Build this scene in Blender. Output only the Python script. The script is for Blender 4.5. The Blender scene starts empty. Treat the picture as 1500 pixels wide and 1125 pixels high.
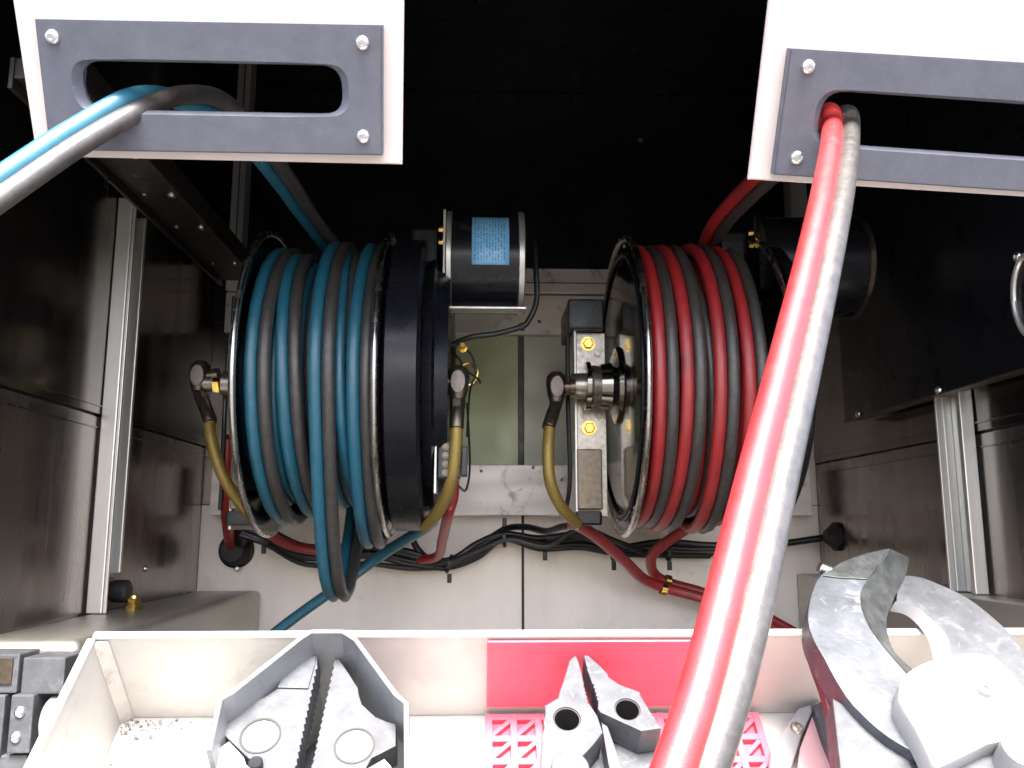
import bpy, bmesh, math, random
from mathutils import Vector, Matrix, Euler
random.seed(7)
R = math.radians
sc = bpy.context.scene
C = sc.collection

# ------------------------------------------------------------------ camera, sky, sun, exposure
FPX, W, H = 1267.0, 1500.0, 1125.0
CAM_ROT = Euler((R(99.56), 0, R(-2.0)), 'XYZ')
cd = bpy.data.cameras.new('camera'); cam = bpy.data.objects.new('camera', cd); C.objects.link(cam)
cam.rotation_euler = CAM_ROT
cd.sensor_width = 36; cd.lens = 36 * FPX / W; cd.clip_start = 0.02; cd.clip_end = 500
sc.camera = cam
SUN_EL, SUN_AZ = 58.0, 4.0          # azimuth measured from straight behind the camera, negative = from the left
world = bpy.data.worlds.new('World'); sc.world = world; world.use_nodes = True
wn = world.node_tree.nodes; wl = world.node_tree.links
sky = wn.new('ShaderNodeTexSky'); sky.sky_type = 'NISHITA'; sky.sun_disc = False
sky.sun_elevation = R(SUN_EL); sky.sun_rotation = R(180 - SUN_AZ)
sky.dust_density = 4.0; sky.ozone_density = 0.4; sky.air_density = 0.8
wn['Background'].inputs['Strength'].default_value = 0.075
wl.new(sky.outputs[0], wn['Background'].inputs[0])
sd = bpy.data.lights.new('sun', 'SUN'); sd.energy = 1.5; sd.angle = R(24); sd.color = (1, .965, .92)
so = bpy.data.objects.new('sun', sd); C.objects.link(so)
sv = Vector((math.sin(R(SUN_AZ)) * math.cos(R(SUN_EL)), -math.cos(R(SUN_AZ)) * math.cos(R(SUN_EL)), math.sin(R(SUN_EL))))
so.rotation_euler = sv.to_track_quat('Z', 'Y').to_euler()
sc.view_settings.view_transform = 'Standard'; sc.view_settings.look = 'None'
sc.view_settings.exposure = 3.58; sc.view_settings.gamma = 1
sc.render.engine = 'CYCLES'
sc.cycles.use_denoising = True
sc.cycles.max_bounces = 10; sc.cycles.diffuse_bounces = 6; sc.cycles.glossy_bounces = 6
sc.cycles.sample_clamp_indirect = 6

# ------------------------------------------------------------------ measuring helpers
CM = CAM_ROT.to_matrix()
def ray(px, py): return CM @ Vector(((px - W/2)/FPX, -(py - H/2)/FPX, -1.0))
def P(px, py, Y):                      # point at depth Y
    d = ray(px, py); return d * (Y / d.y)
def PX(px, py, X):                     # point on a side wall
    d = ray(px, py); return d * (X / d.x)
class Plane:
    def __init__(s, o, u, v):
        s.o = Vector(o); s.u = Vector(u).normalized(); s.n = s.u.cross(Vector(v)).normalized(); s.v = s.n.cross(s.u)
        if s.n.dot(s.o) > 0: s.n = -s.n       # normal faces the camera
    def at(s, px, py, h=0):
        d = ray(px, py); o = s.o + s.n * h
        return d * (o.dot(s.n) / d.dot(s.n))

# ------------------------------------------------------------------ materials
MATS = {}
def mat(name, col, rough=.5, metal=0, var=.15, scale=30, stretch=(1, 1, 1), bump=0, bscale=200, rvar=.1, coat=0, col2=None, spec=.5, crough=.3):
    if name in MATS: return MATS[name]
    m = bpy.data.materials.new(name); m.use_nodes = True; nt = m.node_tree; N = nt.nodes; L = nt.links
    b = N['Principled BSDF']
    b.inputs['Metallic'].default_value = metal
    b.inputs['Specular IOR Level'].default_value = spec
    b.inputs['Coat Weight'].default_value = coat; b.inputs['Coat Roughness'].default_value = crough
    tc = N.new('ShaderNodeTexCoord'); mp = N.new('ShaderNodeMapping'); mp.inputs['Scale'].default_value = stretch
    L.new(tc.outputs['Object'], mp.inputs[0])
    n1 = N.new('ShaderNodeTexNoise'); n1.inputs['Scale'].default_value = scale; n1.inputs['Detail'].default_value = 8; n1.inputs['Roughness'].default_value = .65
    L.new(mp.outputs[0], n1.inputs['Vector'])
    rp = N.new('ShaderNodeValToRGB'); rp.color_ramp.elements[0].position = .3; rp.color_ramp.elements[1].position = .7
    c2 = col2 or tuple(c * (1 - var) for c in col); c1 = tuple(min(1, c * (1 + var * .6)) for c in col)
    rp.color_ramp.elements[0].color = (*c2, 1); rp.color_ramp.elements[1].color = (*c1, 1)
    L.new(n1.outputs[0], rp.inputs[0]); L.new(rp.outputs[0], b.inputs['Base Color'])
    mr = N.new('ShaderNodeMapRange'); mr.inputs[1].default_value = .25; mr.inputs[2].default_value = .75
    mr.inputs[3].default_value = max(.02, rough - rvar); mr.inputs[4].default_value = min(1, rough + rvar)
    n2 = N.new('ShaderNodeTexNoise'); n2.inputs['Scale'].default_value = scale * 1.7; n2.inputs['Detail'].default_value = 5
    L.new(mp.outputs[0], n2.inputs['Vector']); L.new(n2.outputs[0], mr.inputs[0]); L.new(mr.outputs[0], b.inputs['Roughness'])
    if bump:
        n3 = N.new('ShaderNodeTexNoise'); n3.inputs['Scale'].default_value = bscale; n3.inputs['Detail'].default_value = 4
        L.new(mp.outputs[0], n3.inputs['Vector'])
        bp = N.new('ShaderNodeBump'); bp.inputs['Strength'].default_value = bump; bp.inputs['Distance'].default_value = .002
        L.new(n3.outputs[0], bp.inputs['Height']); L.new(bp.outputs[0], b.inputs['Normal'])
    MATS[name] = m; m['b'] = b.name
    return m
def grime(m, col, scale, lo, hi):      # stains with a shape of their own on top of a material
    nt = m.node_tree; N = nt.nodes; L = nt.links; b = N[m['b']]
    src = b.inputs['Base Color'].links[0].from_socket
    tc = N.new('ShaderNodeTexCoord'); n = N.new('ShaderNodeTexNoise'); n.inputs['Scale'].default_value = scale; n.inputs['Detail'].default_value = 10
    n.inputs['Roughness'].default_value = .72; n.inputs['Distortion'].default_value = .6
    L.new(tc.outputs['Object'], n.inputs['Vector'])
    mr = N.new('ShaderNodeMapRange'); mr.inputs[1].default_value = lo; mr.inputs[2].default_value = hi; L.new(n.outputs[0], mr.inputs[0])
    mx = N.new('ShaderNodeMix'); mx.data_type = 'RGBA'; L.new(mr.outputs[0], mx.inputs[0]); L.new(src, mx.inputs[6]); mx.inputs[7].default_value = (*col, 1)
    L.new(mx.outputs[2], b.inputs['Base Color'])
    return m
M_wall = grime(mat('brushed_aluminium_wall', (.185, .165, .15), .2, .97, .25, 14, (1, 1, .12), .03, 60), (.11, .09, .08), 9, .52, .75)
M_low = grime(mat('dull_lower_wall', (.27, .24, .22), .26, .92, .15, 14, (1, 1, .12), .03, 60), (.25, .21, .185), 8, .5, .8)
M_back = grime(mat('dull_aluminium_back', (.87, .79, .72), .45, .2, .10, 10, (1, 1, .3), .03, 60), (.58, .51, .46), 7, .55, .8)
M_green = mat('painted_green_reflection', (.50, .55, .33), .4, .1, .1, 8)  # green reflection painted in as the panel's colour
M_green2 = mat('painted_grey_green_reflection', (.52, .53, .43), .4, .1, .1, 8)  # greyer part of the same painted reflection
M_black = mat('black_gloss_panel', (.006, .006, .008), .3, 0, .3, 10, (1, 1, 1), .02, 30)
M_alu = mat('aluminium_extrusion', (.66, .64, .60), .38, .75, .1, 30, (1, 1, .05))
M_rail = grime(mat('mounting_rail_aluminium', (.76, .70, .66), .42, .3, .12, 25, (.2, 1, 1)), (.33, .30, .29), 28, .56, .7)
M_ledge = mat('ledge_aluminium', (.42, .40, .35), .4, .8, .2, 12, (1, .1, 1))
M_panel = grime(mat('cream_painted_panel', (.60, .54, .51), .5, 0, .05, 20, bump=.02, bscale=120), (.52, .46, .42), 22, .62, .8)
M_plate = grime(mat('grey_plastic_plate', (.105, .11, .135), .45, 0, .15, 60, bump=.06, bscale=400, spec=.4), (.22, .22, .25), 90, .63, .72)
M_screw = mat('bright_zinc_screw', (.8, .8, .8), .3, 1, .08, 200)
M_tray = grime(mat('tray_aluminium', (.50, .48, .45), .5, .3, .08, 14, bump=.02, bscale=90), (.36, .33, .29), 16, .56, .78)
M_steel = grime(mat('satin_tool_steel', (.086, .09, .098), .6, .25, .3, 40, (1, 1, 1), .10, 220, spec=.3), (.16, .165, .175), 55, .54, .74)
M_dsteel = grime(mat('worn_blade_steel', (.098, .105, .12), .5, .5, .35, 30, (1, 1, 1), .12, 160), (.22, .23, .25), 42, .56, .68)
M_edge = mat('dark_cutting_bevel', (.085, .09, .09), .42, .5, .5, 60, bump=.25, bscale=260)
M_white = grime(mat('white_coated_cover', (.27, .27, .275), .45, .0, .05, 30, spec=.35), (.2, .2, .2), 30, .65, .8)
M_redmat = mat('red_plastic_mat', (.72, .11, .16), .5, 0, .12, 40, bump=.05)
M_maroon = mat('maroon_reflection_colour', (.07, .012, .016), .4, 0, .1, 30)  # red reflected on the blade side, put into the colour
def hose(name, col, dust, lo=.5, hi=.8):
    return grime(grime(mat(name, col, .45, 0, .15, 60, bump=.12, bscale=700, spec=.7, coat=.5, crough=.42), dust, 130, lo, hi), tuple(c*.45+.01 for c in col), 14, .56, .74)
M_blue = hose('blue_hose_cover', (.009, .112, .175), (.06, .17, .215), .55, .85)
M_red = hose('red_hose_cover', (.36, .016, .018), (.34, .06, .055), .6, .9)
M_grey = hose('dusty_black_hose_cover', (.034, .029, .026), (.09, .083, .077), .42, .9)
M_gold = mat('gold_braided_hose', (.29, .20, .05), .42, .35, .35, 500, bump=.3, bscale=800)
M_brass = mat('brass', (.75, .52, .14), .25, 1, .15, 80)
M_cable = mat('black_cable_sheath', (.012, .012, .013), .4, 0, .3, 60, bump=.1, bscale=300)
M_rubber = mat('black_rubber', (.015, .014, .014), .55, 0, .3, 60)
M_house = mat('black_satin_housing', (.007, .0075, .011), .3, 0, .2, 20, spec=.4)
M_chrome = mat('polished_flange', (.25, .23, .205), .14, 1, .3, 18, rvar=.05)
M_rim = mat('bright_flange_rim', (.72, .69, .64), .25, 1, .1, 40)
M_drum = mat('dark_drum', (.02, .018, .018), .5, 0, .2, 20)
M_fit = mat('dull_nickel_fitting', (.42, .38, .33), .35, .9, .3, 120)
M_dfit = mat('dark_nickel_fitting', (.16, .13, .10), .35, .9, .3, 120)
M_tie = mat('black_nylon_tie', (.01, .01, .01), .4, 0, .2, 50)
M_ground = mat('grey_pavement', (.06, .058, .055), .85, 0, .2, 3, bump=.2, bscale=40)
# motor sticker: flat print of unreadable text rows
def sticker():
    m = bpy.data.materials.new('blue_motor_sticker'); m.use_nodes = True; nt = m.node_tree; N = nt.nodes; L = nt.links; b = N['Principled BSDF']
    uv = N.new('ShaderNodeUVMap'); uv.uv_map = 'UVMap'; sp = N.new('ShaderNodeSeparateXYZ'); L.new(uv.outputs[0], sp.inputs[0])
    def math_(op, a, v=None, w=None):
        n = N.new('ShaderNodeMath'); n.operation = op
        for i, q in enumerate((a, v, w)):
            if q is None: continue
            if isinstance(q, (int, float)): n.inputs[i].default_value = q
            else: L.new(q, n.inputs[i])
        return n.outputs[0]
    X, Y = sp.outputs[0], sp.outputs[1]
    row = math_('FLOOR', math_('MULTIPLY', X, 13)); fr = math_('FRACT', math_('MULTIPLY', X, 13))
    on = math_('LESS_THAN', fr, .5)
    cv = N.new('ShaderNodeCombineXYZ'); L.new(math_('MULTIPLY', row, 7.3), cv.inputs[0]); L.new(math_('MULTIPLY', Y, 26), cv.inputs[1])
    nz = N.new('ShaderNodeTexNoise'); nz.inputs['Scale'].default_value = 1; nz.inputs['Detail'].default_value = 2; L.new(cv.outputs[0], nz.inputs['Vector'])
    ink = math_('MULTIPLY', on, math_('GREATER_THAN', nz.outputs[0], .46))
    inx = math_('MULTIPLY', math_('GREATER_THAN', Y, .07), math_('LESS_THAN', Y, .93))
    iny = math_('MULTIPLY', math_('GREATER_THAN', X, .08), math_('LESS_THAN', X, .92))
    ink = math_('MULTIPLY', ink, math_('MULTIPLY', inx, iny))
    mx = N.new('ShaderNodeMix'); mx.data_type = 'RGBA'; L.new(math_('MULTIPLY', ink, .75), mx.inputs[0])
    mx.inputs[6].default_value = (.20, .50, .82, 1); mx.inputs[7].default_value = (.06, .13, .25, 1)
    L.new(mx.outputs[2], b.inputs['Base Color']); b.inputs['Roughness'].default_value = .3
    return m
M_sticker = sticker()

# ------------------------------------------------------------------ mesh helpers
def link(name, me, m, parent=None, smooth=False, ang=None):
    me.materials.append(m)
    o = bpy.data.objects.new(name, me); C.objects.link(o)
    if smooth:
        me.polygons.foreach_set('use_smooth', [True] * len(me.polygons))
        if ang: me.set_sharp_from_angle(angle=R(ang))
    if parent is not None:
        o.parent = parent
        o.matrix_parent_inverse = Matrix.Translation(-wloc(parent))
    return o
def wloc(o):
    v = Vector((0, 0, 0))
    if o.type == 'EMPTY': v = Vector(o.location)
    return v
def mesh_from(name, bm):
    bmesh.ops.recalc_face_normals(bm, faces=bm.faces)
    me = bpy.data.meshes.new(name); bm.to_mesh(me); bm.free(); return me
def obj(name, bm, m, parent=None, smooth=False, ang=35):
    return link(name, mesh_from(name, bm), m, parent, smooth, ang)
def thing(name, label, cat, loc, group=None):
    o = bpy.data.objects.new(name, None); C.objects.link(o); o.location = loc; o.empty_display_size = .02
    tag(o, label, cat, group); return o
def tag(o, label, cat, group=None):
    o['label'] = label; o['category'] = cat
    if group: o['group'] = group
    return o
def struct(o): o['kind'] = 'structure'; return o
def box(lo, hi, bev=.001, seg=2, bm=None):
    bm2 = bmesh.new(); bmesh.ops.create_cube(bm2, size=1)
    lo, hi = Vector(lo), Vector(hi)
    for v in bm2.verts: v.co = Vector([(lo[i] + hi[i]) / 2 + v.co[i] * (hi[i] - lo[i]) for i in range(3)])
    if bev: bmesh.ops.bevel(bm2, geom=list(bm2.edges), offset=bev, segments=seg, affect='EDGES', profile=.6)
    if bm is None: return bm2
    me = bpy.data.meshes.new('t'); bm2.to_mesh(me); bm2.free(); bm.from_mesh(me); bpy.data.meshes.remove(me); return bm
def prism(pts, n, depth, bev=0, seg=2):
    """polygon pts (top face) extruded by depth along -n; top rim rounded"""
    bm = bmesh.new(); n = Vector(n)
    vs = [bm.verts.new(p) for p in pts]; f = bm.faces.new(vs)
    r = bmesh.ops.extrude_face_region(bm, geom=[f])
    for v in [g for g in r['geom'] if isinstance(g, bmesh.types.BMVert)]: v.co -= n * depth
    bm.normal_update()
    if bev:
        tops = set(vs)
        es = [e for e in bm.edges if e.verts[0] in tops and e.verts[1] in tops]
        bmesh.ops.bevel(bm, geom=es, offset=bev, segments=seg, affect='EDGES', profile=.6, clamp_overlap=True)
    return bm
def lathe(prof, c, axis='X', seg=48, bm=None, a0=0, a1=2*math.pi, closed=True):
    """prof: (distance along axis, radius) pairs"""
    bm = bm or bmesh.new(); c = Vector(c); rings = []
    n = seg if closed else seg + 1
    for (t, r) in prof:
        ring = []
        if r <= 1e-6 and closed:
            v = {'X': (t, 0, 0), 'Y': (0, t, 0), 'Z': (0, 0, t)}[axis]; ring = [bm.verts.new(c + Vector(v))] * n
        else:
            for i in range(n):
                a = a0 + (a1 - a0) * i / seg
                q = {'X': (t, r*math.cos(a), r*math.sin(a)), 'Y': (r*math.cos(a), t, r*math.sin(a)), 'Z': (r*math.cos(a), r*math.sin(a), t)}[axis]
                ring.append(bm.verts.new(c + Vector(q)))
        rings.append(ring)
    for A, B in zip(rings, rings[1:]):
        for i in range(n if closed else n - 1):
            j = (i + 1) % n; q = []
            for v in (A[i], A[j], B[j], B[i]):
                if v not in q: q.append(v)
            if len(q) > 2: bm.faces.new(q)
    return bm
def orient(bm, c, d, up=None):         # turn geometry built along local Z at origin to point along d at c
    q = Vector(d).to_track_quat('Z', 'Y').to_matrix().to_4x4()
    bm.transform(Matrix.Translation(c) @ q); return bm
def spline(pts, n=8):
    pts = [Vector(p) for p in pts]; out = []
    P_ = [pts[0] * 2 - pts[1]] + pts + [pts[-1] * 2 - pts[-2]]
    for i in range(1, len(P_) - 2):
        a, b, c, d = P_[i-1:i+3]
        for k in range(n):
            t = k / n
            out.append(.5 * ((2*b) + (c - a)*t + (2*a - 5*b + 4*c - d)*t*t + (3*b - a - 3*c + d)*t**3))
    out.append(pts[-1]); return out
def tube(path, r, seg=12, bm=None, cap=True):
    bm = bm or bmesh.new(); T = []
    for i in range(len(path)):
        T.append((path[min(i+1, len(path)-1)] - path[max(i-1, 0)]).normalized())
    n = T[0].orthogonal().normalized(); prev = None; first = None
    for i, p in enumerate(path):
        n = (n - T[i] * n.dot(T[i])).normalized(); b = T[i].cross(n)
        rr = r[i] if isinstance(r, (list, tuple)) else r
        ring = [bm.verts.new(p + (n * math.cos(2*math.pi*k/seg) + b * math.sin(2*math.pi*k/seg)) * rr) for k in range(seg)]
        if prev:
            for k in range(seg): bm.faces.new((prev[k], prev[(k+1) % seg], ring[(k+1) % seg], ring[k]))
        else: first = ring
        prev = ring
    if cap: bm.faces.new(first[::-1]); bm.faces.new(prev)
    return bm
def screw_bm(c, n, r, hexr=.5):         # button-head screw with a socket recess
    bm = lathe([(-.002, r*.2), (0, r), (r*.25, r*.95), (r*.5, r*.72), (r*.58, r*hexr), (r*.58, r*hexr*.98), (r*.25, r*hexr*.9), (r*.25, 0)], (0, 0, 0), 'Z', 20)
    return orient(bm, c, n)
def bolt_bm(c, n, r, h=None):           # hexagon bolt head on a washer
    h = h or r*.7
    bm = lathe([(0, r*1.35), (r*.18, r*1.35), (r*.18, 0)], (0, 0, 0), 'Z', 24)
    lathe([(r*.18, r), (h, r), (h*1.12, r*.85), (h*1.12, 0)], (0, 0, 0), 'Z', 6, bm)
    return orient(bm, c, n)

# ------------------------------------------------------------------ the setting: locker, pavement
XL, XR, YB, YF, ZC, ZF = -.532, .655, 1.68, .72, .90, -.34
struct(obj('ground', box((-60, -60, -1.32), (60, 60, -1.30), 0), M_ground))
SL, SR = .156, .126                     # height of the joint between the wall sheets
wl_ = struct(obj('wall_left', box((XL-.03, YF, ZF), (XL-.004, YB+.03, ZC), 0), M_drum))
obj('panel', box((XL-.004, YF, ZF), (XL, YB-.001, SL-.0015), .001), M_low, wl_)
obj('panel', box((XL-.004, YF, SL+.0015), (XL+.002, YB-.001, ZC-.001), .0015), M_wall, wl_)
obj('fold', box((XL-.001, YF, SL+.012), (XL+.0035, YB-.002, SL+.0145), .0008), M_wall, wl_)
obj('fold', box((XL-.001, YF, SL-.018), (XL+.0015, YB-.002, SL-.0155), .0008), M_wall, wl_)
wr_ = struct(obj('wall_right', box((XR+.004, YF, ZF), (XR+.03, YB+.03, ZC), 0), M_drum))
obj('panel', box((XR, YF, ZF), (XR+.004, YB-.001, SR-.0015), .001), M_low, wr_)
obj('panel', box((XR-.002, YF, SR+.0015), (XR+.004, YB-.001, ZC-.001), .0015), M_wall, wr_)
obj('fold', box((XR-.0035, YF, SR+.012), (XR+.001, YB-.002, SR+.0145), .0008), M_wall, wr_)
obj('fold', box((XR-.0015, YF, SR-.020), (XR+.001, YB-.002, SR-.0175), .0008), M_wall, wr_)
XS = P(766, 860, YB).x                  # vertical joint of the back sheets
wb_ = struct(obj('wall_back', box((XL-.03, YB+.004, ZF), (XR+.03, YB+.03, ZC), 0), M_drum))
z_ru, z_rl, z_lu, z_ll = P(800, 395, 1.66).z, P(800, 490, 1.66).z, P(800, 681, 1.63).z, P(800, 755, 1.63).z
obj('panel', box((XL, YB, ZF), (XS-.0025, YB+.004, z_ll+.02), .001), M_back, wb_)
obj('panel', box((XS+.0025, YB, ZF), (XR, YB+.004, z_ll+.02), .001), M_back, wb_)
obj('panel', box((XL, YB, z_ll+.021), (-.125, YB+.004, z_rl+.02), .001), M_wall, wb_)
obj('panel', box((-.124, YB, z_ll+.021), (XS-.0025, YB+.004, z_rl+.02), .001), M_green, wb_)  # this sheet and the next carry the painted green reflection
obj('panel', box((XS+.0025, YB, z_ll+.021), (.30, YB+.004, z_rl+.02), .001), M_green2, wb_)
obj('panel', box((.301, YB, z_ll+.021), (XR, YB+.004, z_rl+.02), .001), M_back, wb_)
obj('joint_strip', box((XS-.009, YB-.004, z_lu), (XS+.002, YB+.001, z_rl), .001), mat('dark_joint_strip', (.09, .07, .07), .45, .4), wb_)
obj('panel', box((XL, YB-.003, z_rl+.021), (XR, YB+.004, ZC-.001), .001), M_black, wb_)
struct(obj('ceiling', box((XL-.03, YF, ZC), (XR+.03, YB+.03, ZC+.03), 0), M_black))
struct(obj('light_block_header', box((XL-.03, .58, .50), (XR+.03, YF-.001, ZC+.03), .002), M_drum))  # unseen header added above the opening to block sun and sky
struct(obj('floor', box((XL-.03, YF, ZF-.03), (XR+.03, YB+.03, ZF), 0), M_ledge))

lg = obj('floor_ledge', box((XL+.001, .935, ZF), (-.412, YB-.001, -.112), .012, 4), M_ledge, None, True)
tag(lg, 'dull metal ledge running along the foot of the left wall', 'ledge')
lg = obj('floor_ledge', box((.605, .80, ZF), (XR-.001, YB-.001, -.083), .005, 2), M_ledge, None, True)
tag(lg, 'grey metal ledge at the foot of the right wall', 'ledge')

# mounting rails on the back wall
t = thing('mounting_rail', 'upper pale aluminium rail on the back wall behind the motor', 'rail', (0, YB-.02, z_rl))
zs = P(800, 432, 1.66).z; zg = P(800, 416, 1.66).z
obj('upper_strip', box((XL+.03, 1.652, zs+.001), (XR-.03, YB-.0005, z_ru), .002), M_rail, t)
obj('groove_bead', box((XL+.03, 1.6505, zg-.001), (XR-.03, 1.6525, zg+.001), .0005), M_dfit, t)
obj('face_plate', box((XL+.03, 1.658, z_rl), (XR-.03, YB-.0005, zs-.0015), .0015), M_rail, t)
for px, py in ((790, 471), (824, 476), (700, 440)):
    obj('rivet', screw_bm(P(px, py, 1.658), (0, -1, 0), .0035, .3), M_dfit, t, True)
t = thing('mounting_rail', 'lower smudged aluminium rail on the back wall between the reels', 'rail', (0, YB-.03, z_ll))
obj('face_plate', box((XL+.03, 1.63, z_ll), (XR-.03, 1.634, z_lu), .0015), M_rail, t)
obj('top_flange', box((XL+.03, 1.634, z_lu-.005), (XR-.03, YB-.0005, z_lu-.0008), .001), M_rail, t)
obj('bottom_flange', box((XL+.03, 1.634, z_ll+.001), (XR-.03, YB-.0005, z_ll+.005), .001), M_rail, t)
for px, py in ((781, 685), (823, 703), (560, 700), (705, 690)):
    obj('rivet', screw_bm(P(px, py, 1.63), (0, -1, 0), .003, .3), M_dfit, t, True)

# vertical tracks on the side walls
zt = P(165, 289, 1.212).z
t = thing('wall_track', 'tall pale aluminium track standing on the left wall', 'track', (XL, 1.21, -.11))
obj('front_flange', box((XL+.003, 1.212, -.111), (-.508, 1.222, zt), .0015), M_alu, t)
obj('web', box((XL+.0025, 1.2225, -.111), (-.527, 1.262, zt-.012), .001), M_alu, t)
obj('rear_flange', box((XL+.003, 1.2625, -.06), (-.508, 1.270, zt-.012), .0015), M_alu, t)
obj('inner_lip', box((-.5075, 1.214, -.111), (-.5035, 1.218, zt-.006), .0008), M_alu, t)
zt2 = P(1430, 560, 1.12).z
t = thing('wall_track', 'short aluminium track on the right wall below the black plate', 'track', (XR, 1.12, -.083))
obj('front_flange', box((.633, 1.115, -.082), (XR-.004, 1.125, zt2+.06), .0015), M_alu, t)
obj('web', box((.649, 1.1255, -.082), (XR-.0037, 1.165, zt2+.06), .001), M_alu, t)
obj('rear_flange', box((.637, 1.1655, -.082), (XR-.004, 1.174, zt2+.06), .0015), M_alu, t)
obj('inner_lip', box((.6285, 1.167, -.082), (.6365, 1.171, zt2+.06), .0008), M_alu, t)

# hanging post and slide rail, upper left; short post upper right
a, b = P(333, 385, 1.5), P(362, 240, 1.5)
t = thing('hanging_post', 'dim aluminium post hanging down behind the left outlet panel', 'post', (a.x, 1.5, a.z))
obj('face', box((a.x, 1.5, a.z), (b.x-.008, 1.53, ZC-.001), .0015), M_alu, t)
obj('edge_flange', box((b.x-.0075, 1.494, a.z-.01), (b.x, 1.53, ZC-.001), .001), M_alu, t)
obj('groove', box((a.x+.012, 1.4985, a.z), (a.x+.014, 1.5005, ZC-.002), .0003), M_dfit, t)
a, b = P(1162, 330, 1.5), P(1180, 240, 1.5)
t = thing('hanging_post', 'small aluminium post end showing under the right outlet panel', 'post', (a.x, 1.5, a.z))
obj('face', box((a.x, 1.5, a.z), (b.x, 1.53, ZC-.001), .0015), M_alu, t)
obj('edge_flange', box((a.x-.004, 1.494, a.z-.004), (a.x-.0005, 1.53, ZC-.001), .001), M_alu, t)
M_dark = mat('dark_slide_metal', (.045, .038, .034), .35, .7, .3, 40)
t = thing('slide_rail', 'dark slide rail running back under the left outlet panel', 'rail', (-.42, 1.1, .42))
obj('channel', box((-.448, .78, .424), (-.385, 1.46, .446), .002), M_dark, t)
obj('side_lip', box((-.3845, .78, .414), (-.380, 1.46, .446), .001), M_dark, t)
obj('side_lip', box((-.453, .78, .414), (-.4485, 1.46, .446), .001), M_dark, t)
for y in (.95, 1.07, 1.19, 1.36):
    obj('screw', screw_bm((-.40, y, .424), (0, 0, -1), .006), M_fit, t, True)
    obj('screw', screw_bm((-.435, y, .424), (0, 0, -1), .005), M_dfit, t, True)

# black plate on the right wall
XPp = .612
ze = .181
t = thing('black_plate', 'large black plate bolted along the upper right wall', 'plate', (XPp, 1.1, ze))
obj('sheet', box((XPp, .74, ze), (XPp+.004, 1.43, ZC-.001), .001), M_black, t)
obj('bottom_lip', box((XPp+.0042, .74, ze+.0005), (XPp+.03, 1.43, ze+.003), .001), M_dfit, t)
obj('edge_trim', box((XPp-.002, .74, ze-.003), (XPp+.004, 1.43, ze-.0005), .0008), M_dfit, t)
for px, py in ((1375, 572), (1257, 607), (1490, 376)):
    obj('bolt', screw_bm(PX(px, py, XPp), (-1, 0, 0), .006, .4), M_screw, t, True)
bm = bmesh.new(); c0 = PX(1512, 432, XPp)
ring = [c0 + Vector((-.002, .030*math.cos(k*math.pi/16), .047*math.sin(k*math.pi/16))) for k in range(33)]
obj('port_ring', tube(ring, .0035, 8, bm, False), M_alu, t, True)

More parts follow.
